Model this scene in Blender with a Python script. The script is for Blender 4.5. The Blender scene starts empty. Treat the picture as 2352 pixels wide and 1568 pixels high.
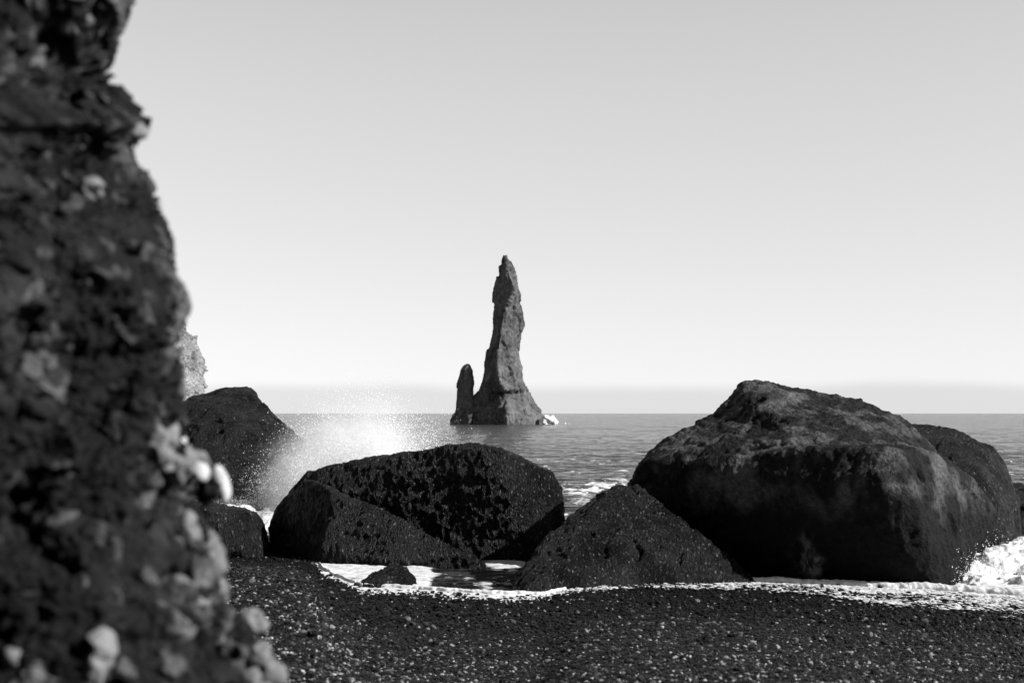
import bpy, bmesh, math, random
import numpy as np
from mathutils import Vector, Matrix, Euler
R = math.radians
rng = np.random.default_rng(7)
random.seed(7)
scene = bpy.context.scene
COL = scene.collection

# ------------------------------------------------------------------ camera
CAM_Z = 3.0
W0, H0, FP = 2352.0, 1568.0, 3267.0       # the photograph's frame and focal length in its own pixels
cam_d = bpy.data.cameras.new('camera')
cam = bpy.data.objects.new('camera', cam_d)
COL.objects.link(cam)
cam.location = (0, 0, CAM_Z)
cam.rotation_euler = Euler((R(90 + 2.874), 0, 0))
cam_d.sensor_width = 36.0
cam_d.lens = 36.0 * FP / W0
cam_d.clip_start = 0.05
cam_d.clip_end = 60000
cam_d.dof.use_dof = True
cam_d.dof.focus_distance = 32.0
cam_d.dof.aperture_fstop = 3.3
scene.camera = cam

# ------------------------------------------------------------------ sky, sun, exposure
SUN_AZ, SUN_EL = R(112), R(30)             # azimuth measured from +Y towards +X
world = bpy.data.worlds.new('World')
scene.world = world
world.use_nodes = True
nt = world.node_tree
nt.nodes.clear()
sky = nt.nodes.new('ShaderNodeTexSky')
sky.sky_type = 'NISHITA'
sky.sun_disc = False
sky.sun_elevation = SUN_EL
sky.sun_rotation = SUN_AZ
sky.air_density = 1.0
sky.dust_density = 1.6
sky.ozone_density = 1.0
sep = nt.nodes.new('ShaderNodeSeparateColor')
nt.links.new(sky.outputs['Color'], sep.inputs[0])
vm = nt.nodes.new('ShaderNodeVectorMath'); vm.operation = 'ADD'; vm.inputs[1].default_value = (0, 0, 0.045)   # lifts the dull rim of the model's horizon
# a low bank of sea mist along the horizon, a little darker than the sky above it
tc = nt.nodes.new('ShaderNodeTexCoord')
sx = nt.nodes.new('ShaderNodeSeparateXYZ')
nt.links.new(tc.outputs['Generated'], sx.inputs[0])
nt.links.new(tc.outputs['Generated'], vm.inputs[0]); nt.links.new(vm.outputs[0], sky.inputs['Vector'])
nz = nt.nodes.new('ShaderNodeTexNoise')
nz.inputs['Scale'].default_value = 6.0; nz.inputs['Detail'].default_value = 5
nt.links.new(tc.outputs['Generated'], nz.inputs['Vector'])
ad = nt.nodes.new('ShaderNodeMath'); ad.operation = 'MULTIPLY_ADD'
nt.links.new(nz.outputs['Fac'], ad.inputs[0]); ad.inputs[1].default_value = 0.016
nt.links.new(sx.outputs['Z'], ad.inputs[2])
mr = nt.nodes.new('ShaderNodeMapRange')
mr.interpolation_type = 'SMOOTHSTEP'
mr.inputs['From Min'].default_value = 0.021
mr.inputs['From Max'].default_value = 0.032
mr.inputs['To Min'].default_value = 0.82
mr.inputs['To Max'].default_value = 1.0
nt.links.new(ad.outputs[0], mr.inputs['Value'])
mu = nt.nodes.new('ShaderNodeMath'); mu.operation = 'MULTIPLY'
# red-filtered film: the even pale sky low down, falling off to dark overhead
pw = nt.nodes.new('ShaderNodeMath'); pw.operation = 'POWER'; pw.inputs[1].default_value = 0.5
nt.links.new(sep.outputs[0], pw.inputs[0])
fz = nt.nodes.new('ShaderNodeMapRange'); fz.interpolation_type = 'SMOOTHSTEP'
fz.inputs['From Min'].default_value = 0.20; fz.inputs['From Max'].default_value = 0.85
fz.inputs['To Min'].default_value = 1.97; fz.inputs['To Max'].default_value = 0.35
nt.links.new(sx.outputs['Z'], fz.inputs['Value'])
m3 = nt.nodes.new('ShaderNodeMath'); m3.operation = 'MULTIPLY'
nt.links.new(pw.outputs[0], m3.inputs[0]); nt.links.new(fz.outputs[0], m3.inputs[1])
nt.links.new(m3.outputs[0], mu.inputs[0]); nt.links.new(mr.outputs[0], mu.inputs[1])
bg = nt.nodes.new('ShaderNodeBackground')
bg.inputs['Strength'].default_value = 0.15
nt.links.new(mu.outputs[0], bg.inputs['Color'])
wo = nt.nodes.new('ShaderNodeOutputWorld')
nt.links.new(bg.outputs[0], wo.inputs[0])

sun_d = bpy.data.lights.new('sun', 'SUN')
sun_d.energy = 5.0
sun_d.angle = R(0.53)
sun = bpy.data.objects.new('sun', sun_d)
COL.objects.link(sun)
sdir = Vector((math.sin(SUN_AZ) * math.cos(SUN_EL), math.cos(SUN_AZ) * math.cos(SUN_EL), math.sin(SUN_EL)))
sun.rotation_euler = sdir.to_track_quat('Z', 'Y').to_euler()
sun.location = (40, 0, 40)

scene.view_settings.view_transform = 'Standard'
scene.view_settings.look = 'None'
scene.view_settings.gamma = 1.0
scene.view_settings.exposure = 0.75
scene.cycles.max_bounces = 6
scene.cycles.volume_bounces = 3

# ------------------------------------------------------------------ helpers: pixels of the photograph -> points
MC = cam.rotation_euler.to_matrix()
MCn = np.array(MC)
def P(px, py, D):
    """world point seen at pixel px, py of the 2352 x 1568 photograph at distance D along +Y"""
    px = np.asarray(px, float); py = np.asarray(py, float); D = np.asarray(D, float)
    v = np.stack([(px - W0 / 2) / FP, -(py - H0 / 2) / FP, -np.ones_like(px * py)], -1)
    v = v @ MCn.T
    s = (D / v[..., 1])[..., None]
    return v * s + np.array([0, 0, CAM_Z])
def water_D(py):
    return CAM_Z * FP / (np.asarray(py, float) - 948.0)

# ------------------------------------------------------------------ noise (numpy)
def _hash(ix, iy, iz, seed=0):
    h = (ix.astype(np.int64) * 374761393 + iy.astype(np.int64) * 668265263 + iz.astype(np.int64) * 2147483647 + seed * 974634777) & 0xffffffff
    h = ((h ^ (h >> 13)) * 1274126177) & 0xffffffff
    h = ((h ^ (h >> 16)) * 2246822519) & 0xffffffff
    return h ^ (h >> 15)
def perlin(p, seed=0):
    p = np.asarray(p, float)
    i = np.floor(p).astype(np.int64); f = p - i
    u = f * f * f * (f * (f * 6 - 15) + 10)
    out = np.zeros(len(p))
    for dx in (0, 1):
        for dy in (0, 1):
            for dz in (0, 1):
                h = _hash(i[:, 0] + dx, i[:, 1] + dy, i[:, 2] + dz, seed)
                gx = ((h & 255) / 127.5 - 1); gy = (((h >> 8) & 255) / 127.5 - 1); gz = (((h >> 16) & 255) / 127.5 - 1)
                d = gx * (f[:, 0] - dx) + gy * (f[:, 1] - dy) + gz * (f[:, 2] - dz)
                w = (u[:, 0] if dx else 1 - u[:, 0]) * (u[:, 1] if dy else 1 - u[:, 1]) * (u[:, 2] if dz else 1 - u[:, 2])
                out += w * d
    return out
def fbm(p, octaves=4, seed=0, gain=0.5, ridged=False):
    out = np.zeros(len(p)); a = 1.0; q = np.array(p, float)
    for k in range(octaves):
        n = perlin(q, seed + k)
        out += a * ((0.35 - np.abs(n)) if ridged else n)
        q = q * 2.03 + 17.3; a *= gain
    return out
def worley(p, seed=0):
    """F1, F2 and a random value of the nearest cell"""
    p = np.asarray(p, float)
    i = np.floor(p).astype(np.int64)
    F1 = np.full(len(p), 9.0); F2 = np.full(len(p), 9.0); cid = np.zeros(len(p))
    for dx in (-1, 0, 1):
        for dy in (-1, 0, 1):
            for dz in (-1, 0, 1):
                c = i + (dx, dy, dz)
                h = _hash(c[:, 0], c[:, 1], c[:, 2], seed)
                q = c + np.stack([(h & 1023) / 1023, ((h >> 10) & 1023) / 1023, ((h >> 20) & 1023) / 1023], -1)
                d = np.linalg.norm(p - q, axis=1)
                hv = (_hash(c[:, 0], c[:, 1], c[:, 2], seed + 91) & 0xffff) / 65535.0
                closer = d < F1
                F2 = np.where(closer, F1, np.minimum(F2, d))
                cid = np.where(closer, hv, cid)
                F1 = np.where(closer, d, F1)
    return F1, F2, cid
def facets(p, seed=0, tilt=1.0):
    """cells that are each a flat plane with a tilt of its own: broken, angular rock"""
    p = np.asarray(p, float)
    i = np.floor(p).astype(np.int64)
    F1 = np.full(len(p), 9.0); out = np.zeros(len(p))
    for dx in (-1, 0, 1):
        for dy in (-1, 0, 1):
            for dz in (-1, 0, 1):
                c = i + (dx, dy, dz)
                h = _hash(c[:, 0], c[:, 1], c[:, 2], seed)
                q = c + np.stack([(h & 1023) / 1023, ((h >> 10) & 1023) / 1023, ((h >> 20) & 1023) / 1023], -1)
                g = _hash(c[:, 0], c[:, 1], c[:, 2], seed + 55)
                v = np.stack([(g & 1023) / 511.5 - 1, ((g >> 10) & 1023) / 511.5 - 1, ((g >> 20) & 1023) / 511.5 - 1], -1)
                d = np.linalg.norm(p - q, axis=1)
                closer = d < F1
                val = tilt * ((p - q) * v).sum(1) + 0.35 * ((g >> 4) & 255) / 255.0
                out = np.where(closer, val, out); F1 = np.where(closer, d, F1)
    return out
def sstep(a, b, x):
    t = np.clip((x - a) / (b - a), 0, 1)
    return t * t * (3 - 2 * t)

# ------------------------------------------------------------------ helpers: objects
def tag(o, label=None, cat=None, group=None, kind=None):
    if label: o['label'] = label
    if cat: o['category'] = cat
    if group: o['group'] = group
    if kind: o['kind'] = kind
    return o
def link(name, me, mat, parent=None):
    o = bpy.data.objects.new(name, me)
    COL.objects.link(o)
    if mat:
        me.materials.clear(); me.materials.append(mat)
    if parent: o.parent = parent
    return o
def empty(name, loc):
    o = bpy.data.objects.new(name, None)
    o.location = loc
    o.empty_display_size = 0.3
    COL.objects.link(o)
    return o
def np_mesh(name, co, faces, smooth=True, attrs=None):
    me = bpy.data.meshes.new(name)
    co = np.asarray(co, np.float32); faces = np.asarray(faces, np.int32)
    k = faces.shape[1]
    me.vertices.add(len(co)); me.vertices.foreach_set('co', co.ravel())
    me.loops.add(faces.size); me.loops.foreach_set('vertex_index', faces.ravel())
    me.polygons.add(len(faces))
    me.polygons.foreach_set('loop_start', np.arange(0, faces.size, k, dtype=np.int32))
    me.polygons.foreach_set('loop_total', np.full(len(faces), k, np.int32))
    me.polygons.foreach_set('use_smooth', np.full(len(faces), smooth))
    for an, av in (attrs or {}).items():
        a = me.attributes.new(an, 'FLOAT', 'POINT'); a.data.foreach_set('value', np.asarray(av, np.float32))
    me.update(calc_edges=True); me.validate()
    return me
def grid_faces(nr, nc, flip=False, mask=None):
    i = np.arange(nr - 1)[:, None] * nc + np.arange(nc - 1)[None]
    f = np.stack([i, i + 1, i + nc + 1, i + nc], -1).reshape(-1, 4)
    if flip: f = f[:, ::-1]
    if mask is not None: f = f[mask.reshape(nr, nc)[:-1, :-1].ravel()]
    return f
def get_co(me):
    a = np.empty(len(me.vertices) * 3, np.float32); me.vertices.foreach_get('co', a); return a.reshape(-1, 3).astype(float)
def get_no(me):
    a = np.empty(len(me.vertices) * 3, np.float32); me.vertex_normals.foreach_get('vector', a); return a.reshape(-1, 3).astype(float)
def remesh(bm, voxel, smooth_iter):
    """union of closed shells -> one even, softened surface"""
    tmp = bpy.data.meshes.new('shells'); bm.to_mesh(tmp); bm.free()
    o = bpy.data.objects.new('shells', tmp); COL.objects.link(o)
    m = o.modifiers.new('r', 'REMESH'); m.mode = 'VOXEL'; m.voxel_size = voxel
    if smooth_iter:
        s = o.modifiers.new('s', 'SMOOTH'); s.factor = 0.6; s.iterations = smooth_iter
    dg = bpy.context.evaluated_depsgraph_get()
    me = bpy.data.meshes.new_from_object(o.evaluated_get(dg))
    bpy.data.objects.remove(o); bpy.data.meshes.remove(tmp)
    return me
def hull(bm, pts):
    vs = [bm.verts.new(Vector(p)) for p in pts]
    bmesh.ops.convex_hull(bm, input=vs)
    loose = [v for v in bm.verts if not v.link_faces]
    if loose: bmesh.ops.delete(bm, geom=loose, context='VERTS')
def hull_px(bm, pts):
    """pts: (px, py, D) or (px, None, D) for a foot under the water or ground"""
    out = []
    for px, py, D in pts:
        if py is None:
            q = P(px, 948, D); q[2] = -0.7
        else:
            q = P(px, py, D)
        out.append(tuple(q))
    hull(bm, out)
def loft(bm, rings):
    """closed loft through rings of equal count"""
    n = len(rings[0])
    V = [[bm.verts.new(Vector(p)) for p in r] for r in rings]
    for a, b in zip(V[:-1], V[1:]):
        for k in range(n):
            bm.faces.new((a[k], a[(k + 1) % n], b[(k + 1) % n], b[k]))
    bm.faces.new(V[0][::-1]); bm.faces.new(V[-1])
    bmesh.ops.recalc_face_normals(bm, faces=bm.faces)
def displace(me, layers):
    """layers: functions (co) -> offset along the normal, applied one after the other"""
    for fn in layers:
        co = get_co(me); no = get_no(me)
        co += no * fn(co)[:, None]
        me.vertices.foreach_set('co', co.astype(np.float32).ravel()); me.update()
    me.polygons.foreach_set('use_smooth', np.full(len(me.polygons), True))

# ------------------------------------------------------------------ materials
def rock_mat(name, dark, light, rough=(0.35, 0.8), scale=1.0, bump=0.6, grain=18.0, attr=None, spec=0.5, bump_dist=0.03, streak=None, glint_speck=0.0, contrast=(0.70, 1.25)):
    m = bpy.data.materials.new(name); m.use_nodes = True
    t = m.node_tree; N = t.nodes; L = t.links
    b = N['Principled BSDF']
    co = N.new('ShaderNodeTexCoord')
    vec = co.outputs['Object']
    if streak:
        mp = N.new('ShaderNodeMapping'); mp.inputs['Scale'].default_value = streak
        L.new(vec, mp.inputs['Vector']); vec = mp.outputs[0]
    n1 = N.new('ShaderNodeTexNoise'); n1.inputs['Scale'].default_value = 1.3 * scale; n1.inputs['Detail'].default_value = 8; n1.inputs['Roughness'].default_value = 0.65
    n2 = N.new('ShaderNodeTexNoise'); n2.inputs['Scale'].default_value = grain * scale; n2.inputs['Detail'].default_value = 5; n2.inputs['Roughness'].default_value = 0.7
    v = N.new('ShaderNodeTexVoronoi'); v.inputs['Scale'].default_value = grain * 1.4 * scale; v.inputs['Randomness'].default_value = 1.0
    for n in (n1, n2, v): L.new(vec, n.inputs['Vector'])
    mx = N.new('ShaderNodeMath'); mx.operation = 'MULTIPLY_ADD'
    L.new(n2.outputs['Fac'], mx.inputs[0]); mx.inputs[1].default_value = 0.9
    L.new(n1.outputs['Fac'], mx.inputs[2])
    cr = N.new('ShaderNodeValToRGB')
    cr.color_ramp.elements[0].position = 0.75; cr.color_ramp.elements[0].color = (dark, dark, dark, 1)
    cr.color_ramp.elements[1].position = 1.25; cr.color_ramp.elements[1].color = (light, light, light, 1)
    mr = N.new('ShaderNodeMapRange'); mr.inputs['From Min'].default_value = contrast[0]; mr.inputs['From Max'].default_value = contrast[1]
    L.new(mx.outputs[0], mr.inputs['Value'])
    cr.color_ramp.elements[0].position = 0.0; cr.color_ramp.elements[1].position = 1.0
    L.new(mr.outputs[0], cr.inputs['Fac'])
    col = cr.outputs['Color']
    if glint_speck:
        vs = N.new('ShaderNodeTexVoronoi'); vs.inputs['Scale'].default_value = grain * 1.7 * scale
        L.new(vec, vs.inputs['Vector'])
        sc = N.new('ShaderNodeSeparateColor'); L.new(vs.outputs['Color'], sc.inputs[0])
        gt = N.new('ShaderNodeMapRange'); gt.inputs['From Min'].default_value = 0.93; gt.inputs['From Max'].default_value = 1.12
        gt.inputs['To Max'].default_value = glint_speck
        # bright glints painted into the base colour, thicker where the grain noise is high
        g2 = N.new('ShaderNodeMath'); g2.operation = 'MULTIPLY_ADD'; L.new(n2.outputs['Fac'], g2.inputs[0]); g2.inputs[1].default_value = 0.55
        g3 = N.new('ShaderNodeMath'); g3.operation = 'SUBTRACT'; L.new(sc.outputs[0], g3.inputs[0]); g3.inputs[1].default_value = 0.29
        L.new(g3.outputs[0], g2.inputs[2]); L.new(g2.outputs[0], gt.inputs['Value'])
        av = N.new('ShaderNodeMixRGB'); av.blend_type = 'ADD'; av.inputs['Fac'].default_value = 1
        L.new(col, av.inputs[1]); L.new(gt.outputs[0], av.inputs[2]); col = av.outputs[0]
    if attr:
        at = N.new('ShaderNodeAttribute'); at.attribute_name = attr
        mm = N.new('ShaderNodeMixRGB'); mm.blend_type = 'MULTIPLY'; mm.inputs['Fac'].default_value = 1
        L.new(col, mm.inputs[1]); L.new(at.outputs['Fac'], mm.inputs[2]); col = mm.outputs[0]
    L.new(col, b.inputs['Base Color'])
    rr = N.new('ShaderNodeMapRange'); rr.inputs['To Min'].default_value = rough[0]; rr.inputs['To Max'].default_value = rough[1]
    rr.inputs['From Min'].default_value = 0.35; rr.inputs['From Max'].default_value = 0.65
    L.new(n1.outputs['Fac'], rr.inputs['Value']); L.new(rr.outputs[0], b.inputs['Roughness'])
    b.inputs['Specular IOR Level'].default_value = spec
    hs = N.new('ShaderNodeMath'); hs.operation = 'MULTIPLY_ADD'
    L.new(v.outputs['Distance'], hs.inputs[0]); hs.inputs[1].default_value = -0.3; L.new(n2.outputs['Fac'], hs.inputs[2])
    bp = N.new('ShaderNodeBump'); bp.inputs['Strength'].default_value = bump; bp.inputs['Distance'].default_value = bump_dist
    L.new(hs.outputs[0], bp.inputs['Height']); L.new(bp.outputs[0], b.inputs['Normal'])
    return m

M_wet = rock_mat('wet_basalt', 0.0012, 0.022, (0.3, 0.6), 1.0, 1.0, 22, spec=0.16, bump_dist=0.10, glint_speck=0.22, streak=(1.0, 1.0, 0.45), contrast=(0.88, 1.2))
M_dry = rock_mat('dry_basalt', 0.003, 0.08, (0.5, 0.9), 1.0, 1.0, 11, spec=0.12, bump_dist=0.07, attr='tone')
M_stack = rock_mat('stack_basalt', 0.008, 0.14, (0.8, 0.95), 0.12, 0.6, 9, spec=0.1, bump_dist=0.4)
M_cliff = rock_mat('pale_cliff_rock', 0.05, 0.42, (0.8, 0.95), 0.12, 1.0, 14, spec=0.2, bump_dist=0.8)
M_near = rock_mat('conglomerate', 0.003, 0.032, (0.55, 0.9), 7.0, 0.8, 12, attr='tone', spec=0.2, bump_dist=0.006)
M_stone = rock_mat('pale_stone', 0.05, 0.20, (0.6, 0.9), 7.0, 0.5, 10, spec=0.3, bump_dist=0.003)
M_sunlit = rock_mat('sunlit_stone', 0.25, 0.5, (0.6, 0.9), 7.0, 0.4, 10, spec=0.3, bump_dist=0.003)  # sunlit brightness of the nubs put into a whitened colour

def foam_mat():
    m = bpy.data.materials.new('sea_foam'); m.use_nodes = True
    t = m.node_tree; N = t.nodes; L = t.links; b = N['Principled BSDF']
    co = N.new('ShaderNodeTexCoord')
    n = N.new('ShaderNodeTexNoise'); n.inputs['Scale'].default_value = 9; n.inputs['Detail'].default_value = 8
    L.new(co.outputs['Object'], n.inputs['Vector'])
    r = N.new('ShaderNodeMapRange'); r.inputs['From Min'].default_value = 0.3; r.inputs['From Max'].default_value = 0.7; r.inputs['To Min'].default_value = 0.38; r.inputs['To Max'].default_value = 0.75
    L.new(n.outputs['Fac'], r.inputs['Value']); L.new(r.outputs[0], b.inputs['Base Color'])
    b.inputs['Roughness'].default_value = 0.7
    b.inputs['Subsurface Weight'].default_value = 0.0
    bp = N.new('ShaderNodeBump'); bp.inputs['Strength'].default_value = 0.6; bp.inputs['Distance'].default_value = 0.03
    L.new(n.outputs['Fac'], bp.inputs['Height']); L.new(bp.outputs[0], b.inputs['Normal'])
    return m
M_foam = foam_mat()

# ------------------------------------------------------------------ the shoreline and the beach
SH_X = [-2500, -600, 300, 480, 620, 690, 725, 745, 790, 835, 900, 950, 1050, 1150, 1250, 1300, 1350, 1420, 1520, 1750, 1900, 2100, 2352, 2700, 4500]
SH_Y = [1240, 1245, 1248, 1256, 1262, 1266, 1278, 1310, 1330, 1347, 1350, 1352, 1358, 1364, 1366, 1352, 1344, 1338, 1335, 1336, 1342, 1352, 1368, 1385, 1400]
def shore_D(x, y):
    px = x / np.maximum(y, 4) * FP + W0 / 2
    return water_D(np.interp(px, SH_X, SH_Y))
def beach_z(x, y):
    d = shore_D(x, y) - y
    z = np.where(d > 0, np.where(d < 6, 0.04 * d, 0.24 + 0.105 * (d - 6)), 0.10 * d)
    zmax = 1.5
    z = np.where(z > zmax - 0.3, zmax - 0.3 * np.exp(-(z - zmax + 0.3) / 0.3), z)
    z = np.maximum(z, -1.6)
    p = np.stack([x, y, 0 * x], -1).reshape(-1, 3)
    z = z + (0.05 * perlin(p * 0.45, 3) + 0.02 * perlin(p * 1.7, 4)).reshape(np.shape(x)) * np.clip(d / 3, 0, 1)
    return z
def ground_mat():
    m = bpy.data.materials.new('black_gravel'); m.use_nodes = True
    t = m.node_tree; N = t.nodes; L = t.links; b = N['Principled BSDF']
    co = N.new('ShaderNodeTexCoord')
    v = N.new('ShaderNodeTexVoronoi'); v.inputs['Scale'].default_value = 38
    L.new(co.outputs['Object'], v.inputs['Vector'])
    sc = N.new('ShaderNodeSeparateColor'); L.new(v.outputs['Color'], sc.inputs[0])
    r = N.new('ShaderNodeMapRange'); r.inputs['From Min'].default_value = 0.5; r.inputs['To Min'].default_value = 0.002; r.inputs['To Max'].default_value = 0.008
    L.new(sc.outputs[0], r.inputs['Value']); L.new(r.outputs[0], b.inputs['Base Color'])
    b.inputs['Roughness'].default_value = 0.5; b.inputs['Specular IOR Level'].default_value = 0.3
    bp = N.new('ShaderNodeBump'); bp.inputs['Strength'].default_value = 1; bp.inputs['Distance'].default_value = 0.02; bp.invert = True
    L.new(v.outputs['Distance'], bp.inputs['Height']); L.new(bp.outputs[0], b.inputs['Normal'])
    return m
M_ground = ground_mat()
xs = np.concatenate([np.linspace(-90, -16, 30)[:-1], np.linspace(-16, 18, 380), np.linspace(18, 90, 30)[1:]])
ys = np.concatenate([np.linspace(-30, 5, 20)[:-1], np.linspace(5, 38, 300), np.linspace(38, 60, 12)[1:]])
X, Y = np.meshgrid(xs, ys)
Z = beach_z(X, Y)
me = np_mesh('beach', np.stack([X, Y, Z], -1).reshape(-1, 3), grid_faces(len(ys), len(xs)))
tag(link('beach', me, M_ground), kind='structure')

# ------------------------------------------------------------------ pebbles on the beach (uncountable)
def pebble_mat():
    m = bpy.data.materials.new('pebble'); m.use_nodes = True
    t = m.node_tree; N = t.nodes; L = t.links; b = N['Principled BSDF']
    at = N.new('ShaderNodeAttribute'); at.attribute_name = 'tone'; at.attribute_type = 'INSTANCER'
    L.new(at.outputs['Fac'], b.inputs['Base Color'])
    b.inputs['Roughness'].default_value = 0.34
    b.inputs['Specular IOR Level'].default_value = 0.14
    co = N.new('ShaderNodeTexCoord')
    n = N.new('ShaderNodeTexNoise'); n.inputs['Scale'].default_value = 3.0; n.inputs['Detail'].default_value = 4
    L.new(co.outputs['Object'], n.inputs['Vector'])
    bp = N.new('ShaderNodeBump'); bp.inputs['Strength'].default_value = 0.5; bp.inputs['Distance'].default_value = 0.3
    L.new(n.outputs['Fac'], bp.inputs['Height']); L.new(bp.outputs[0], b.inputs['Normal'])
    return m
M_peb = pebble_mat()
def scatter_points():
    out = []
    # (near, far, count, size)
    for y0, y1, cnt, s0 in ((7.0, 9.6, 80000, 0.0088), (9.6, 13.0, 95000, 0.0102), (13.0, 18.0, 75000, 0.0135), (18.0, 33.0, 60000, 0.020)):
        y = np.sqrt(rng.uniform(y0 * y0, y1 * y1, cnt))
        a = rng.uniform(-0.26 if y0 < 20 else -0.26, 0.40, cnt)
        x = y * a
        s = s0 * np.exp(rng.normal(0, 0.36, cnt))
        s = np.clip(s, 0.005, 0.06)
        out.append(np.stack([x, y, s], -1))
    q = np.concatenate(out)
    d = shore_D(q[:, 0], q[:, 1]) - q[:, 1]
    q = q[d > 0.06]
    return q
q = scatter_points()
z = beach_z(q[:, 0], q[:, 1])
n = len(q)
co = np.stack([q[:, 0], q[:, 1], z + q[:, 2] * rng.uniform(-0.1, 0.9, n)], -1)
d = shore_D(q[:, 0], q[:, 1]) - q[:, 1]
tone = 0.0015 + 0.006 * rng.random(n) ** 2
lightp = rng.random(n) < np.interp(q[:, 1], [8, 12, 20, 30], [0.34, 0.24, 0.12, 0.05])
tone = np.where(lightp, 0.012 + 0.75 * rng.random(n) ** 4 * np.clip(0.011 / q[:, 2], 0.12, 1.0), tone)  # the brightest of the pale pebbles double as painted highlights
white = (rng.random(n) < 0.004) & (q[:, 2] < 0.013)  # tiny wet glints painted as near-white pebbles
tone = np.where(white, 0.7, tone)
me = np_mesh('pebbles', co, np.zeros((0, 4), np.int32), attrs={'psize': q[:, 2], 'tone': tone})
rot = np.stack([rng.normal(0, 0.35, n), rng.normal(0, 0.35, n), rng.uniform(0, 6.28, n)], -1)
a = me.attributes.new('prot', 'FLOAT_VECTOR', 'POINT'); a.data.foreach_set('vector', rot.astype(np.float32).ravel())
peb = link('pebbles', me, M_peb)
tag(peb, 'black and grey pebbles covering the whole beach', 'pebbles', kind='stuff')
ng = bpy.data.node_groups.new('scatter', 'GeometryNodeTree')
ng.interface.new_socket('Geometry', in_out='INPUT', socket_type='NodeSocketGeometry')
ng.interface.new_socket('Geometry', in_out='OUTPUT', socket_type='NodeSocketGeometry')
gi = ng.nodes.new('NodeGroupInput'); go = ng.nodes.new('NodeGroupOutput')
ip = ng.nodes.new('GeometryNodeInstanceOnPoints')
ip.inputs['Pick Instance'].default_value = True
gti = ng.nodes.new('GeometryNodeGeometryToInstance')
for k in range(6):
    ico = ng.nodes.new('GeometryNodeMeshIcoSphere'); ico.inputs['Radius'].default_value = 1; ico.inputs['Subdivisions'].default_value = 2
    tr = ng.nodes.new('GeometryNodeTransform')
    tr.inputs['Scale'].default_value = (1.0 + 0.25 * random.random(), 0.7 + 0.3 * random.random(), 0.42 + 0.3 * random.random())
    sp = ng.nodes.new('GeometryNodeSetPosition')
    no = ng.nodes.new('ShaderNodeTexNoise'); no.noise_dimensions = '4D'; no.inputs['W'].default_value = k * 3.7; no.inputs['Scale'].default_value = 0.9
    sub = ng.nodes.new('ShaderNodeVectorMath'); sub.operation = 'SUBTRACT'; sub.inputs[1].default_value = (0.5, 0.5, 0.5)
    scl = ng.nodes.new('ShaderNodeVectorMath'); scl.operation = 'SCALE'; scl.inputs['Scale'].default_value = 1.1
    ng.links.new(no.outputs['Color'], sub.inputs[0]); ng.links.new(sub.outputs[0], scl.inputs[0])
    ng.links.new(ico.outputs['Mesh'], sp.inputs['Geometry']); ng.links.new(scl.outputs[0], sp.inputs['Offset'])
    ng.links.new(sp.outputs[0], tr.inputs['Geometry'])
    sh = ng.nodes.new('GeometryNodeSetShadeSmooth'); ng.links.new(tr.outputs[0], sh.inputs[0])
    sm = ng.nodes.new('GeometryNodeSetMaterial'); sm.inputs['Material'].default_value = M_peb
    ng.links.new(sh.outputs[0], sm.inputs[0]); ng.links.new(sm.outputs[0], gti.inputs[0])
ng.links.new(gi.outputs[0], ip.inputs['Points']); ng.links.new(gti.outputs[0], ip.inputs['Instance'])
na = ng.nodes.new('GeometryNodeInputNamedAttribute'); na.data_type = 'FLOAT'; na.inputs['Name'].default_value = 'psize'
nr = ng.nodes.new('GeometryNodeInputNamedAttribute'); nr.data_type = 'FLOAT_VECTOR'; nr.inputs['Name'].default_value = 'prot'
ng.links.new(na.outputs[0], ip.inputs['Scale']); ng.links.new(nr.outputs[0], ip.inputs['Rotation'])
ng.links.new(ip.outputs[0], go.inputs[0])
gm = peb.modifiers.new('scatter', 'NODES'); gm.node_group = ng

# ------------------------------------------------------------------ the sea
def foam_field(x, y):
    """how foamy the water is, 0..1, from distance to the shore and churned patches among the rocks"""
    px = x / y * FP + W0 / 2
    py = 948 + CAM_Z * FP / y
    p = np.stack([x, y, 0 * x], -1)
    d = y - shore_D(x, y)
    n = fbm(p * np.array([0.9, 0.45, 1]), 5, 21)
    nf = fbm(p * np.array([3.0, 1.6, 1]), 4, 31)
    f = sstep(0.55, 0.2, d + 0.15 * nf) * sstep(640, 720, px)          # the edge of the wash
    def blob(cx, cy, rx, ry, s=1.0):
        return s * np.exp(-(((px - cx) / rx) ** 2 + ((py - cy) / ry) ** 2) ** 1.5)
    f = np.maximum(f, blob(800, 1305, 110, 42, 1.2) * sstep(-0.9, -0.1, n + 0.3 * nf))
    f = np.maximum(f, blob(950, 1320, 45, 60, 1.1))
    f = np.maximum(f, blob(1160, 1296, 50, 10, 1.3))
    f = np.maximum(f, blob(1390, 1128, 110, 28, 0.95) * sstep(-0.45, 0.35, n + 0.8 * nf))
    f = np.maximum(f, blob(1340, 1160, 60, 14, 0.45))
    f = np.maximum(f, blob(2330, 1340, 180, 60, 1.3) * sstep(-0.8, 0.1, n + nf))
    f = np.maximum(f, blob(800, 1120, 260, 80, 1.2) * sstep(-0.5, 0.2, n + 0.3 * nf))
    f = np.maximum(f, blob(560, 1180, 130, 40, 1.2))
    f = np.maximum(f, blob(1090, 1335, 110, 30, 0.42) * sstep(-0.4, 0.2, n + nf))
    # streaks of old foam on the open water
    f = np.maximum(f, 0.6 * sstep(0.12, 0.5, n + 0.4 * nf) * sstep(220, 35, y))
    return np.clip(f, 0, 1)
na_, nd_ = 620, 900
ang = np.concatenate([np.linspace(-1.25, -0.42, 60)[:-1], np.linspace(-0.42, 0.46, na_ - 120), np.linspace(0.46, 1.25, 62)[1:]])
t = np.linspace(0, 1, nd_)
inv = 1 / 21.0 + (1 / 9000.0 - 1 / 21.0) * t
dist = 1 / inv
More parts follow.
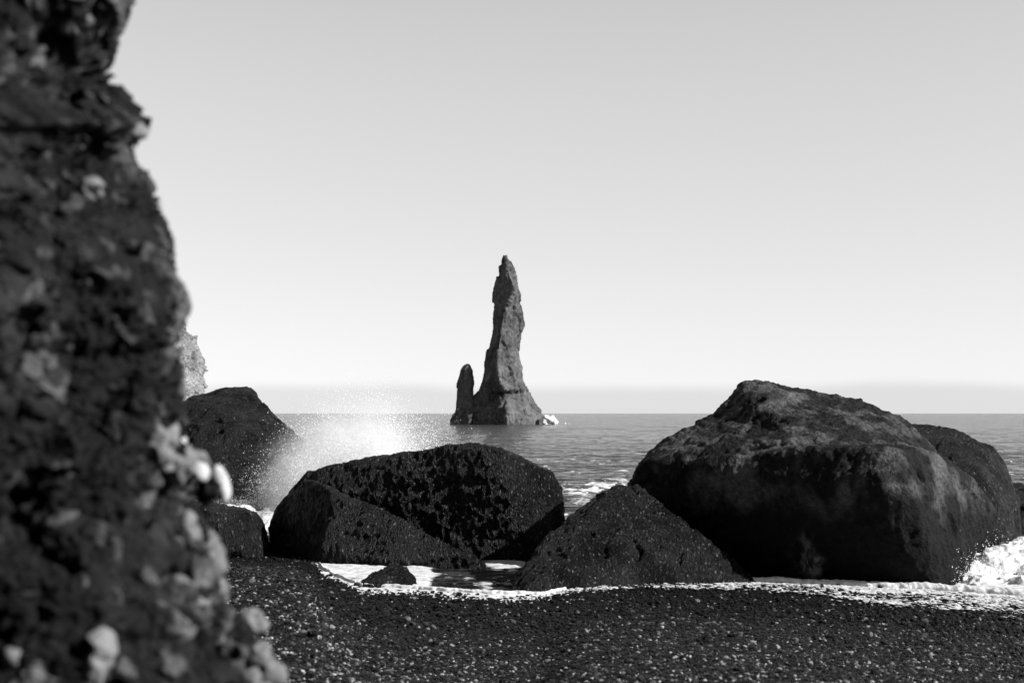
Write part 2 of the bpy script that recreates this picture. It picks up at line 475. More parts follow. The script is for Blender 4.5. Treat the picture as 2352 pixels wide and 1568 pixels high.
A, D = np.meshgrid(ang, dist)
SX = (D * np.tan(A)).ravel(); SY = D.ravel()
p = np.stack([SX, SY, 0 * SX], -1)
calm = sstep(24, 40, SY)
amp = (0.05 + 0.95 * calm) * sstep(1500, 150, SY)
wz = 0.20 * perlin(p * np.array([0.10, 0.30, 1]) + 5, 41) + 0.25 * fbm(p * np.array([0.35, 0.9, 1]), 4, 45, ridged=True)
wz += 0.03 * fbm(p * np.array([2.0, 3.6, 1]), 3, 55) * sstep(150, 40, SY)
ff = foam_field(SX, SY)
wz = wz * amp + 0.05 * ff * (0.6 + 0.8 * np.abs(perlin(p * 5, 61))) * sstep(200, 60, SY)
me = np_mesh('sea', np.stack([SX, SY, wz], -1), grid_faces(len(dist), len(ang)), attrs={'foam': ff})
def sea_mat():
    m = bpy.data.materials.new('sea_water'); m.use_nodes = True
    t = m.node_tree; N = t.nodes; L = t.links; b = N['Principled BSDF']
    b.inputs['Base Color'].default_value = (0.04, 0.04, 0.04, 1)
    b.inputs['Roughness'].default_value = 0.12; b.inputs['IOR'].default_value = 1.33
    co = N.new('ShaderNodeTexCoord')
    def noise(scale, sxy, det=4, rough=0.6):
        mp = N.new('ShaderNodeMapping'); mp.inputs['Scale'].default_value = (sxy[0], sxy[1], 1); L.new(co.outputs['Object'], mp.inputs['Vector'])
        n = N.new('ShaderNodeTexNoise'); n.inputs['Scale'].default_value = scale; n.inputs['Detail'].default_value = det; n.inputs['Roughness'].default_value = rough
        L.new(mp.outputs[0], n.inputs['Vector']); return n
    n1 = noise(3.0, (0.6, 1.3)); n2 = noise(0.5, (0.6, 1.3), 6, 0.6); n3 = noise(0.05, (0.5, 1.6), 6, 0.65)
    b1 = N.new('ShaderNodeBump'); b1.inputs['Strength'].default_value = 1.0; b1.inputs['Distance'].default_value = 0.05; L.new(n1.outputs['Fac'], b1.inputs['Height'])
    b2 = N.new('ShaderNodeBump'); b2.inputs['Strength'].default_value = 1.0; b2.inputs['Distance'].default_value = 0.9; L.new(n2.outputs['Fac'], b2.inputs['Height']); L.new(b1.outputs[0], b2.inputs['Normal'])
    b3 = N.new('ShaderNodeBump'); b3.inputs['Strength'].default_value = 1.0; b3.inputs['Distance'].default_value = 5.0; L.new(n3.outputs['Fac'], b3.inputs['Height']); L.new(b2.outputs[0], b3.inputs['Normal'])
    L.new(b3.outputs[0], b.inputs['Normal'])
    fo = N.new('ShaderNodeBsdfPrincipled'); fo.inputs['Specular IOR Level'].default_value = 0.1; fo.inputs['Roughness'].default_value = 0.8
    nf = noise(7, (0.8, 1.2), 6, 0.7)
    r = N.new('ShaderNodeMapRange'); r.inputs['From Min'].default_value = 0.3; r.inputs['From Max'].default_value = 0.6; r.inputs['To Min'].default_value = 0.3; r.inputs['To Max'].default_value = 0.7
    L.new(nf.outputs['Fac'], r.inputs['Value']); L.new(r.outputs[0], fo.inputs['Base Color'])
    bf = N.new('ShaderNodeBump'); bf.inputs['Distance'].default_value = 0.03; L.new(nf.outputs['Fac'], bf.inputs['Height']); L.new(bf.outputs[0], fo.inputs['Normal'])
    at = N.new('ShaderNodeAttribute'); at.attribute_name = 'foam'
    s = N.new('ShaderNodeMath'); s.operation = 'MULTIPLY_ADD'; L.new(nf.outputs['Fac'], s.inputs[0]); s.inputs[1].default_value = 0.9; L.new(at.outputs['Fac'], s.inputs[2])
    mr = N.new('ShaderNodeMapRange'); mr.inputs['From Min'].default_value = 0.82; mr.inputs['From Max'].default_value = 1.05; L.new(s.outputs[0], mr.inputs['Value'])
    mx = N.new('ShaderNodeMixShader'); L.new(mr.outputs[0], mx.inputs[0]); L.new(b.outputs[0], mx.inputs[1]); L.new(fo.outputs[0], mx.inputs[2])
    L.new(mx.outputs[0], N['Material Output'].inputs['Surface'])
    return m
tag(link('sea', me, sea_mat()), kind='structure')

# ------------------------------------------------------------------ foam lip along the shore, thin wash over the pebbles
def shore_point(px):
    Dv = float(water_D(np.interp(px, SH_X, SH_Y)))
    return (px - W0 / 2) / FP * Dv, Dv
def foam_lip():
    pxs = np.concatenate([np.linspace(728, 2700, 1500)])
    co = []; nseg = 9
    S = np.array([shore_point(p_) for p_ in pxs])
    pn = np.stack([S[:, 0], S[:, 1], 0 * S[:, 0]], -1)
    off = 0.10 * perlin(pn * 1.1, 71) + 0.05 * perlin(pn * 4, 72)
    wdt = (0.06 + 0.07 * np.abs(perlin(pn * 0.8, 73)) + 0.02 * np.abs(perlin(pn * 5, 75))) * np.interp(pxs, [728, 900, 1250, 1500, 2000, 2352], [1.5, 1.2, 1.0, 1.3, 2.0, 2.5])
    hgt = (0.075 + 0.07 * np.abs(perlin(pn * 1.3, 74)) + 0.02 * np.abs(perlin(pn * 9, 76))) * np.interp(pxs, [728, 1250, 1500, 2000], [1.0, 1.0, 1.1, 1.5])
    bz = beach_z(S[:, 0], S[:, 1])
    for k in range(nseg):
        a_ = math.pi * k / (nseg - 1)
        yy = S[:, 1] + off - math.cos(a_) * wdt
        co.append(np.stack([S[:, 0], yy, np.maximum(bz, 0) + math.sin(a_) ** 0.7 * hgt - (0.03 if k in (0, nseg - 1) else 0)], -1))
    co = np.array(co).reshape(-1, 3)
    co[:, 2] += 0.02 * fbm(co * np.array([5, 10, 10]), 4, 77)
    co[:, 1] += 0.05 * fbm(co * 5, 3, 79)
    me = np_mesh('foam', co, grid_faces(nseg, len(pxs), flip=False))
    tag(link('shore_foam', me, M_foam), 'thin white line of foam where the water meets the black beach', 'foam', kind='stuff')
foam_lip()
def wash():
    pxs = np.linspace(1240, 2600, 1500); tt = np.linspace(0, 1, 200)
    PX, T = np.meshgrid(pxs, tt)
    wid = np.interp(PX, [1240, 1400, 1700, 1900, 2100, 2352, 2600], [10, 26, 36, 62, 66, 62, 60])
    PYs = np.interp(PX, SH_X, SH_Y)
    # reach of the wash, expressed as ground points on the sloping beach
    Ds = water_D(PYs); Df = Ds - wid / 62 * 4.6
    Dv = Ds + 0.15 + (Df - Ds) * T
    x = (PX - W0 / 2) / FP * Ds; y = Dv
    pn = np.stack([x.ravel(), y.ravel(), 0 * x.ravel()], -1)
    n = 0.45 * fbm(pn * np.array([3.0, 1.8, 1]), 3, 81) + 0.75 * fbm(pn * np.array([13, 4.5, 1]), 3, 85, gain=0.7)
    big = perlin(pn * np.array([0.7, 0.9, 1]), 88) + 0.6 * perlin(pn * np.array([2.0, 1.2, 1]), 89)
    thr = np.interp(T.ravel(), [0, 0.25, 0.7, 1], [-0.5, -0.15, 0.0, 0.5]) + np.interp(PX.ravel(), [1240, 1700, 1950], [0.22, 0.10, -0.05])
    keep = (n + 0.5 * big) > thr
    zz = beach_z(x, y).ravel() + 0.040 + 0.02 * np.clip(n, -1, 1)
    co = np.stack([x.ravel(), y.ravel(), zz], -1)
    f = grid_faces(len(tt), len(pxs), flip=True)
    f = f[keep[f].all(axis=1)]
    used = np.unique(f); mp = np.zeros(len(co), np.int32); mp[used] = np.arange(len(used))
    me = np_mesh('wash', co[used], mp[f])
    tag(link('foam_wash', me, M_foam), 'broken lace of thin foam spread over pebbles below the big right boulder', 'foam', kind='stuff')
wash()

# ------------------------------------------------------------------ boulders
def bump_layers(seed, big=0.10, mid=0.035, fine=0.012, s=1.0):
    return [lambda c: big * fbm(c * 0.8 / s, 3, seed) + 1.3 * mid * (facets(c * 1.7 / s + 0.25 * perlin(c * 2, seed)[:, None], seed + 31) - 0.17),
            lambda c: 0.8 * mid * fbm(c * 3.0 / s, 3, seed + 7, ridged=True),
            lambda c: 2.2 * fine * fbm(c * np.array([11., 11., 6.5]) / s, 3, seed + 13)]
def boulder(name, label, parts, mat, voxel=0.04, smooth=5, seed=1, layers=None, tone=None, cat='boulder', group=None):
    bm = bmesh.new()
    for pts in parts: hull_px(bm, pts)
    me = remesh(bm, voxel, smooth)
    displace(me, layers or bump_layers(seed))
    if tone is not None:
        c = get_co(me); a = me.attributes.new('tone', 'FLOAT', 'POINT'); a.data.foreach_set('value', tone(c).astype(np.float32))
    me.name = name
    o = link(name, me, mat)
    tag(o, label, cat, group)
    return o

G = 'boulders along the waterline'
# great right boulder: front block with an undercut face + the higher block behind its ledge
Z7 = lambda zx, zy, D_: (zx * 0.4 + 1411.2, None if zy is None else zy * 0.4 + 846.7, D_)
front = [Z7(*v) for v in [
    (60, 700, 27.5), (110, 600, 27.3), (170, 530, 27.0), (640, 540, 26.4), (1000, 470, 25.6), (1300, 458, 25.0), (1500, 462, 24.65), (1600, 466, 24.6), (1690, 476, 24.75),
    (1830, 520, 25.4), (1960, 575, 26.2), (2110, 715, 27.2), (2200, 850, 28.0), (1450, 640, 24.5), (1560, 690, 24.2), (1700, 720, 24.2), (1600, 950, 24.25), (1780, 980, 24.2),
    (700, None, 27.3), (1180, None, 25.7), (1850, None, 24.5), (1900, None, 24.7), (1920, 1120, 24.8), (1830, 1240, 24.4), (2000, None, 26.5),
    (60, None, 28.5), (2200, None, 28.5), (800, 420, 28.5), (1700, 440, 28.5)]]
back = [Z7(*v) for v in [
    (75, 672, 28.6), (110, 600, 28.2), (155, 540, 28.0), (250, 455, 28.0), (340, 388, 28.2), (500, 292, 28.4), (590, 252, 28.5), (560, 430, 26.8),
    (900, 460, 26.2), (1000, 420, 26.0), (1300, 430, 26.0), (1650, 440, 26.8), (300, 520, 26.8),
    (1700, 315, 29.0), (1850, 480, 29.0), (1700, None, 29.5), (100, None, 30.0), (1200, None, 31.5)]]
top = [Z7(*v) for v in [
    (590, 255, 28.5), (640, 188, 28.5), (700, 124, 28.6), (745, 88, 28.7), (830, 80, 28.9), (960, 97, 29.0), (1160, 140, 29.0), (1300, 168, 29.0),
    (1480, 210, 29.0), (1640, 275, 29.0), (1710, 320, 29.0), (760, 170, 28.1), (1020, 410, 26.3), (860, 240, 27.4), (1330, 400, 26.3), (1640, 430, 26.9), (620, 400, 27.6),
    (700, 420, 30.5), (1500, 420, 31.0), (900, 160, 30.5)]]
rib = [Z7(*v) for v in [(1100, 800, 25.4), (1200, 780, 25.35), (1215, 930, 25.2), (1120, 1000, 25.15), (1200, 1080, 25.0), (1115, 1100, 25.1), (1130, 1190, 25.35), (1175, 1200, 25.2), (1150, None, 25.6), (1100, 1000, 26.5), (1220, 1000, 26.5)]]
bump_ = [Z7(*v) for v in [(1262, 150, 28.9), (1284, 148, 28.9), (1290, 175, 28.9), (1258, 175, 28.9), (1270, 160, 28.8), (1275, 170, 29.05)]]
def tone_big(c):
    # paler patches on the upper parts, black and wet towards the water: a tide mark with a ragged edge
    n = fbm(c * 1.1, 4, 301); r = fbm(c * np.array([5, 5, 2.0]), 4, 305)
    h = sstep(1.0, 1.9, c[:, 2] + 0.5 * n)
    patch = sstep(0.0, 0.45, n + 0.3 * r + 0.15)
    q = P(1866, 1284, 25.1); glint = np.exp(-(((c[:, 0] - q[0]) / 0.16) ** 2 + ((c[:, 2] - q[2]) / 0.30) ** 2)) * sstep(-0.3, 0.4, r)  # wet glint painted as a pale spot in the tone
    return 0.08 + 0.13 * h + h * patch * 1.35 + 7.0 * glint
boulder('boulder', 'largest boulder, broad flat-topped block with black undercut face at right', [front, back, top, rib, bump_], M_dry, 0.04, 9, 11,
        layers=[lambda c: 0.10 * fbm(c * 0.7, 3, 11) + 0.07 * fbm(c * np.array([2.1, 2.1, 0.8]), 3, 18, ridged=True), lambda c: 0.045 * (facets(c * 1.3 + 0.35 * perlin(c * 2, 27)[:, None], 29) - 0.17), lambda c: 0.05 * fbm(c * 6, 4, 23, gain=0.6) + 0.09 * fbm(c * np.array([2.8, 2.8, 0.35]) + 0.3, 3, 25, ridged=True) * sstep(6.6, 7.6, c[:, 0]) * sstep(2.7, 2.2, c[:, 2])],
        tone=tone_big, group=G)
rear = [Z7(*v) for v in [
    (1640, 330, 30.5), (1700, 312, 30.5), (1790, 312, 30.5), (1900, 340, 30.3), (2030, 380, 30.2), (2170, 432, 30.0), (2245, 520, 29.8), (2290, 650, 29.6), (2330, 760, 29.0),
    (1850, 520, 29.0), (2100, 600, 28.4), (2200, 800, 27.8), (2230, 1000, 27.2), (1900, 1120, 26.6), (2010, 1145, 26.4), (2110, 1105, 26.8), (2140, 1060, 27.0),
    (1900, None, 27.2), (2010, None, 26.8), (2110, None, 27.4), (2340, None, 29.5), (1640, None, 33), (2300, None, 33)]]
rear2 = [Z7(*v) for v in [(2150, 660, 32), (2290, 650, 31.6), (2400, 668, 31.5), (2560, 740, 31.5), (2750, 900, 31), (2200, 850, 30.4), (2400, 860, 30.2), (2750, None, 31), (2200, None, 30.4), (2400, None, 30.4), (2250, None, 33.5), (2600, None, 33.5),(2450, 760, 33)]]
boulder('boulder', 'rough wet boulder behind the right end of the largest boulder, foam at its foot', [rear, rear2], M_wet, 0.045, 4, 23, group=G)

# triangular boulder in front
tri = [(1172, 1352, 24.4), (1210, 1290, 24.9), (1300, 1190, 25.8), (1380, 1135, 26.2), (1425, 1116, 26.2), (1460, 1119, 26.2), (1500, 1142, 26.1), (1560, 1205, 25.9), (1640, 1265, 25.5), (1700, 1300, 25.3), (1735, 1336, 25.1),
       (1400, 1225, 25.3), (1230, 1330, 24.3), (1300, 1290, 24.7), (1500, 1280, 25.1), (1172, None, 24.3), (1250, None, 24.0), (1300, None, 24.7), (1500, None, 25.1), (1740, None, 25.1), (1740, None, 26.5), (1450, None, 28.5), (1230, None, 27.5), (1210, 1362, 24.0)]
boulder('boulder', 'low triangular boulder of rough wet rock in front, between centre and right boulders', [tri], M_wet, 0.03, 4, 37, layers=bump_layers(37, 0.08, 0.05, 0.02), group=G)

# centre boulder: humped dark block with a wedge-shaped facet at its lower left
cen = [(618, 1215, 29.5), (632, 1165, 29.6), (700, 1082, 29.9), (745, 1072, 29.6), (830, 1073, 29.2), (880, 1055, 29.0), (950, 1037, 28.9), (1010, 1023, 28.65), (1060, 1028, 28.5), (1090, 1022, 28.4), (1150, 1030, 28.35),
       (1210, 1055, 28.8), (1270, 1085, 28.8), (1290, 1115, 28.8), (1295, 1190, 28.6), (1292, None, 28.9), (880, 1060, 31), (1090, 1035, 31), (1240, 1080, 31),
       (760, 1140, 29.7), (1000, 1150, 29.2), (1170, 1130, 28.35), (1240, 1290, 28.5), (1110, 1300, 29.1), (1000, 1302, 29.5), (1110, None, 29.2), (1250, None, 28.5),
       (618, None, 30), (700, None, 33), (1250, None, 33)]
wedge = [(700, 1100, 29.3), (735, 1110, 28.75), (760, 1125, 28.4), (900, 1180, 27.9), (1000, 1230, 27.5), (1080, 1275, 27.3), (1115, 1297, 27.4), (900, 1290, 27.5), (740, 1262, 28.0), (690, 1270, 29.0),
         (620, 1250, 29.8), (1115, None, 27.4), (900, None, 27.6), (740, None, 28.2), (620, None, 30), (640, 1160, 29.7), (900, None, 30), (1100, None, 29)]
boulder('boulder', 'humped black boulder in the middle of the shore with wedge-shaped lower left side', [cen, wedge], M_wet, 0.04, 4, 53, layers=bump_layers(53, 0.06, 0.025, 0.02), group=G)

# far left boulder
lef = [(380, 940, 44), (430, 908, 44), (500, 900, 44.5), (530, 898, 44.5), (565, 890, 44.5), (585, 905, 44), (612, 935, 43.5), (640, 965, 43), (690, 1005, 42.5), (740, 1055, 42), (790, 1100, 42), (780, None, 42), (840, None, 46),
       (490, 945, 42.2), (580, 1000, 41.2), (640, 1100, 40.4), (520, 1150, 40.2), (620, None, 40.2), (440, None, 40.6), (300, None, 42), (350, 1000, 43), (440, 1010, 41.4), (350, None, 48), (760, None, 48)]
boulder('boulder', 'peaked dark boulder far left behind the spray of a breaking wave', [lef], M_wet, 0.06, 3, 67, layers=bump_layers(67, 0.12, 0.06, 0.02, 1.3), group=G)

# low rock on the left of the beach
low = [(440, 1150, 29.8), (480, 1158, 29.6), (535, 1156, 29.5), (580, 1168, 29.4), (606, 1190, 29.2), (612, 1215, 29.2), (620, 1252, 29.1), (570, 1175, 28.7), (568, 1255, 28.3), (480, 1175, 28.7), (460, 1262, 28.4),
       (400, None, 29), (560, None, 28.6), (630, None, 29.4), (420, 1160, 30), (420, None, 31), (600, None, 31)]
boulder('boulder', 'low rounded rock at left, half hidden by the blurred foreground rock', [low], M_wet, 0.035, 3, 71, group=G)
# small rock in the pool
sm = [(808, 1352, 24.6), (848, 1320, 25.0), (883, 1300, 25.2), (910, 1292, 25.2), (934, 1300, 25.2), (950, 1328, 25.0), (958, 1356, 24.7), (890, 1330, 24.5), (840, 1360, 24.3), (940, 1362, 24.4), (820, None, 24.6), (950, None, 24.5), (850, None, 25.6), (940, None, 25.8)]
boulder('boulder', 'smallest rock, a dark hump standing in the foam at edge of the pool', [sm], M_wet, 0.02, 3, 83, layers=bump_layers(83, 0.04, 0.03, 0.01, 0.6), cat='rock')

# ------------------------------------------------------------------ the sea stack
DS = 363.0
ZX = lambda zx: 987.8 + zx * 0.2761
ZY = lambda zy: 564.5 + zy * 0.2761
k_ = DS / FP * 0.2761
def stack_ring(zy, L_, E_, R_, e=0.8, dc=0.0):
    w = (R_ - L_) * k_
    py = ZY(zy)
    Dn = DS + dc
    pts = [(L_, Dn), (L_ * 0.45 + E_ * 0.55 - 2, Dn - w * 0.24 * e), (E_, Dn - w * 0.5 * e), (E_ * 0.45 + R_ * 0.55, Dn - w * 0.30 * e), (R_, Dn + w * 0.05), (R_ * 0.65 + L_ * 0.35, Dn + w * 0.45), (L_ * 0.7 + R_ * 0.3, Dn + w * 0.42)]
    return [tuple(P(ZX(x_), py, d_)) for x_, d_ in pts]
rows = [(76, 632, 636, 640), (100, 620, 630, 646), (125, 611, 628, 653), (163, 599, 632, 667), (173, 566, 640, 674), (250, 556, 664, 712), (310, 536, 690, 735), (380, 508, 708, 750), (412, 502, 700, 757), (450, 512, 668, 763),
        (520, 524, 622, 770), (600, 520, 600, 777), (660, 530, 592, 784), (740, 533, 584, 770), (785, 520, 580, 758), (850, 495, 568, 742), (900, 466, 560, 754), (1000, 446, 558, 768), (1100, 440, 572, 772), (1190, 414, 600, 822),
        (1225, 385, 620, 835), (1260, 345, 630, 840), (1290, 305, 640, 852), (1340, 240, 640, 895), (1400, 190, 640, 935), (1432, 170, 640, 955), (1490, 150, 640, 950), (1530, 145, 640, 955)]
bm = bmesh.new(); loft(bm, [stack_ring(*r_, e=(1.5 if r_[0] < 1200 else 0.9)) for r_ in rows][::-1])
me = remesh(bm, 0.24, 2)
def stack_layers(seed, kk=1.0):
    return [lambda c: kk * (0.5 * fbm(c * np.array([.28, .28, .13]), 3, seed) + 0.55 * fbm(c * np.array([.5, .5, .22]), 3, seed + 3, ridged=True) - 0.25),
            lambda c: kk * (0.26 * fbm(c * np.array([1.3, 1.3, .8]), 3, seed + 5, ridged=True) + 0.8 * (facets(c * np.array([.33, .33, .16]) + 0.2 * perlin(c * .4, seed)[:, None], seed + 9) - 0.17))]
displace(me, stack_layers(101))
stk = empty('sea_stack', tuple(P(1160, 976, DS) * np.array([1, 1, 0])))
tag(stk, 'tall narrow pointed sea stack with a stubby pinnacle at its foot, near the horizon', 'sea stack')
def attach(name, me, mat, root):
    c = get_co(me) - np.array(root.location)
    me.vertices.foreach_set('co', c.astype(np.float32).ravel()); me.update()
    me.name = name
    return link(name, me, mat, root)
attach('spire', me, M_stack, stk)
rows2 = [(982, 300, 308, 316), (995, 275, 300, 338), (1030, 250, 290, 358), (1080, 241, 282, 365), (1130, 227, 285, 368), (1200, 218, 296, 362), (1300, 216, 312, 362), (1340, 214, 316, 372), (1390, 208, 320, 390), (1430, 180, 320, 400), (1465, 158, 330, 400), (1500, 150, 330, 400), (1530, 150, 330, 400)]
bm = bmesh.new(); loft(bm, [stack_ring(*r_, e=0.9, dc=-1.5) for r_ in rows2][::-1])
me = remesh(bm, 0.22, 2)
displace(me, stack_layers(131, 0.7))
attach('side_pinnacle', me, M_stack, stk)
# white water breaking at the right foot of the stack
bm = bmesh.new()
for (cx, cy, r_) in ((955, 1450, 30), (985, 1440, 34), (1010, 1455, 28), (1040, 1468, 18), (965, 1475, 20), (1120, 1478, 6), (1160, 1480, 5)):
    c = P(ZX(cx), ZY(cy), DS - 3)
    bmesh.ops.create_icosphere(bm, subdivisions=4, radius=r_ * k_, matrix=Matrix.Translation(Vector(c)) @ Matrix.Diagonal((1.4, 1, .9, 1)))
me = remesh(bm, 0.16, 1)
displace(me, [lambda c: 0.9 * fbm(c * 0.7, 4, 151)])
tag(link('breaking_wave', me, M_foam), 'white surf breaking at the right foot of the sea stack', 'surf', kind='stuff')

# ------------------------------------------------------------------ pale cliff far behind the foreground rock
DC = 300.0
bm = bmesh.new()
rings = []
for py, edge in ((700, 395), (745, 415), (765, 433), (785, 444), (800, 455), (830, 461), (870, 463), (905, 467), (940, 472), (985, 480)):
    rings.append([tuple(P(x_, py, d_)) for x_, d_ in ((edge, DC), (edge - 40, DC - 8), (edge - 160, DC - 14), (edge - 420, DC - 10), (edge - 420, DC + 50), (edge - 60, DC + 40))])
loft(bm, rings[::-1])
me = remesh(bm, 0.4, 2)
displace(me, [lambda c: 1.2 * fbm(c * 0.25, 4, 161) + 1.3 * (facets(c * np.array([.5, .5, .3]), 167) - .17) + 0.5 * fbm(c * 0.9, 3, 165, ridged=True)])
tag(link('cliff', me, M_cliff), 'pale sunlit cliff edge far away, showing beside the foreground rock', 'cliff')

# ------------------------------------------------------------------ the near rock at the left edge of the frame
EDGE = [(-260, 330), (-120, 300), (0, 302), (40, 288), (90, 268), (130, 256), (165, 248), (195, 262), (225, 285), (250, 325), (285, 334), (310, 318), (360, 302), (395, 335), (430, 355), (460, 362), (490, 372), (530, 390), (560, 400), (600, 402), (625, 404), (655, 425),
        (690, 438), (715, 440), (740, 424), (790, 415), (850, 425), (905, 428), (960, 432), (1010, 428), (1045, 443), (1090, 452), (1150, 452), (1180, 470), (1225, 492), (1270, 500), (1320, 522), (1385, 524), (1400, 560), (1440, 590), (1480, 608), (1520, 622), (1568, 628), (1700, 660), (1850, 700)]
ey = np.array([e[0] for e in EDGE], float); ex = np.array([e[1] for e in EDGE], float)
nr_, nu = 1300, 900
PYr = np.linspace(-240, 1840, nr_)
U = np.linspace(0, 1, nu)
edge = np.interp(PYr, ey, ex)
es = np.convolve(np.pad(edge, 30, 'edge'), np.ones(61) / 61, 'valid')      # the broad run of the edge
PYg, Ug = np.meshgrid(PYr, U, indexing='ij')
# u: 0 at far left near the lens -> 0.72 the silhouette -> 1 round the back
s_ = Ug / 0.72
fr = np.clip(s_, 0, 1); bk = np.clip((Ug - 0.72) / 0.28, 0, 1)
near_w = sstep(0.25, 1.0, fr)
Ed = es[:, None] * (1 - near_w) + edge[:, None] * near_w
PXg = np.where(Ug <= 0.72, -420 + (Ed + 420) * np.sin(fr * math.pi / 2) ** 0.9, Ed - 420 * bk ** 2)
Dg = np.where(Ug <= 0.72, 2.25 + 0.75 * (1 - np.cos(fr * math.pi / 2)), 3.0 + 0.9 * np.sin(bk * math.pi / 2))
Dg = Dg + 0.05 * np.interp(PYg, [0, 500, 1000, 1568], [1.5, 0, 0, -1.5]) * fr
co = P(PXg.ravel(), PYg.ravel(), Dg.ravel())
# normals of the smooth form
def grid_normals(c):
    g = c.reshape(nr_, nu, 3)
    du = np.gradient(g, axis=1); dv = np.gradient(g, axis=0)
    n = np.cross(dv, du).reshape(-1, 3)
    return n / np.maximum(np.linalg.norm(n, axis=1, keepdims=True), 1e-9)
no = grid_normals(co)
if (no[:, 0].mean() - no[:, 1].mean()) < 0: no = -no; FL = True
else: FL = False
sil = np.exp(-((Ug.ravel() - 0.72) / 0.03) ** 2)
damp = 1 - 0.7 * sil
b1 = fbm(co * 3.2, 3, 201)
pits = np.clip(fbm(co * 5.0, 2, 203) - 0.10, 0, 1)
co = co + no * ((0.10 * b1 + 0.03 * fbm(co * 8, 2, 205, ridged=True) - 0.26 * pits) * damp)[:, None]
no = grid_normals(co) * (-1 if FL else 1)
wp = np.stack([fbm(co * 14, 3, 210), fbm(co * 14, 3, 240), fbm(co * 14, 3, 250)], -1)
F1, F2, cid = worley(co * 11 + 0.8 * wp, 211)
F1b, F2b, cidb = worley(co * 30 + 0.8 * wp, 213)
edge_ = sstep(0.0, 0.30, F2 - F1)
d2 = 0.016 * (facets(co * 8 + 0.5 * wp, 260, 1.2) - 0.17) + 0.034 * edge_ * (cid - 0.45) + 0.007 * (facets(co * 24 + 0.5 * wp, 262, 1.1) - 0.17) + 0.012 * sstep(0, 0.25, F2b - F1b) * (cidb - 0.4) + 0.014 * fbm(co * 16, 4, 217) + 0.004 * fbm(co * 60, 3, 218)
co = co + no * (d2 * (1 - 0.35 * sil))[:, None]
# bring the outline of the finished relief back onto the traced edge
g_py = H0 / 2 - FP * np.tan(np.arctan2(co[:, 2] - CAM_Z, co[:, 1]) - R(2.874))
g_px = W0 / 2 + co[:, 0] / co[:, 1] * FP
bins = np.clip(((g_py + 300) / 8).astype(int), 0, 299)
mxp = np.full(300, -1e9); np.maximum.at(mxp, bins, g_px)
ctr = np.arange(300) * 8 - 296.0
dl = np.where(mxp > -1e8, np.interp(ctr, ey, ex) - mxp, 0)
dl = np.convolve(np.pad(dl, 1, 'edge'), np.ones(3) / 3, 'valid')
co[:, 0] += np.interp(g_py, ctr, dl) / FP * co[:, 1]
wt = fbm(co * 3, 2, 230)
tone = 0.22 + 1.0 * fbm(co * 7, 4, 219) + 1.1 * wt
tone = tone + np.where(cid > 0.86, 3.6 * (cid - 0.3), 0) * edge_ + np.where(cidb > 0.88, 1.8, 0) * sstep(0, .2, F2b - F1b) + np.where(cid < 0.4, -0.25, 0.05)
tone = np.clip(np.clip(tone, 0.05, 4.0) ** 1.35 * 1.05, 0.05, 4.5)
root = empty('rock_wall', tuple(P(200, 1500, 3.0)))
tag(root, 'blurred rugged conglomerate rock close to the lens filling the left side', 'rock')
me = np_mesh('rock_body', co - np.array(root.location), grid_faces(nr_, nu, flip=not FL), attrs={'tone': tone})
link('rock_body', me, M_near, root)
def stone(px, py, D_, rx, ry, rd, mat, seed, rot=0.0, name='embedded_stone'):
    bm = bmesh.new()
    bmesh.ops.create_icosphere(bm, subdivisions=5, radius=1.0)
    c0 = P(px, py, D_); k = D_ / FP
    M = Matrix.Translation(Vector(c0) - root.location) @ Matrix.Rotation(rot, 4, 'Y') @ Matrix.Diagonal((rx * k, rd, ry * k, 1))
    bmesh.ops.transform(bm, matrix=M, verts=bm.verts)
    me = bpy.data.meshes.new(name); bm.to_mesh(me); bm.free()
    displace(me, [lambda c: (0.45 if mat is M_sunlit else 0.6) * min(rx, ry) * k * fbm(c * 16, 3, seed), lambda c: 0.02 * (0.0 if mat is M_sunlit else min(1, rx / 30)) * (facets(c * 22, seed + 5, 1.3) - 0.17) + 0.16 * min(rx, ry) * k * fbm(c * 60, 2, seed + 3)])
    return link(name, me, mat, root)
def surf_D(px, py):
    """depth of the near rock's surface seen at that pixel"""
    g = co
    i = int(np.argmin(np.abs(PYr - py)))
    row = g.reshape(nr_, nu, 3)[i][: int(0.72 * nu)]
    pxr = row[:, 0] / row[:, 1] * FP + W0 / 2
    return float(row[int(np.argmin(np.abs(pxr - px))), 1])
for i, (px, py, rx, ry, mt, rt) in enumerate([(170, 40, 34, 42, M_stone, .5), (270, 305, 48, 55, M_stone, .3), (205, 240, 40, 26, M_stone, 0), (210, 440, 24, 26, M_stone, .6), (405, 1372, 60, 54, M_stone, .2), (355, 1010, 66, 42, M_stone, .9), (385, 1070, 50, 40, M_stone, .1),
                                              (490, 1285, 26, 70, M_stone, -.15), (500, 1375, 24, 55, M_stone, .1), (560, 1445, 40, 46, M_stone, .5), (590, 1540, 40, 52, M_stone, .1), (225, 1515, 22, 60, M_stone, .1), (40, 1500, 22, 18, M_stone, 0), (440, 1210, 14, 38, M_stone, -.3), (435, 1060, 26, 24, M_stone, .2)]):
    stone(px, py, surf_D(px, py) + 0.01, rx, ry, 0.035, mt, 400 + i * 7, rt)
kn = stone(487, 1125, 3.0, 26, 26, 0.04, M_near, 520, 0, 'knob')
a = kn.data.attributes.new('tone', 'FLOAT', 'POINT'); a.data.foreach_set('value', np.full(len(kn.data.vertices), 0.4, np.float32))
stone(502, 1089, 2.99, 16, 22, 0.022, M_sunlit, 530, -.15, 'sunlit_nub')
stone(514, 1118, 3.0, 14, 36, 0.022, M_sunlit, 540, -.12, 'sunlit_nub')
stone(458, 1084, 2.97, 26, 19, 0.025, M_sunlit, 550, .7, 'sunlit_nub')
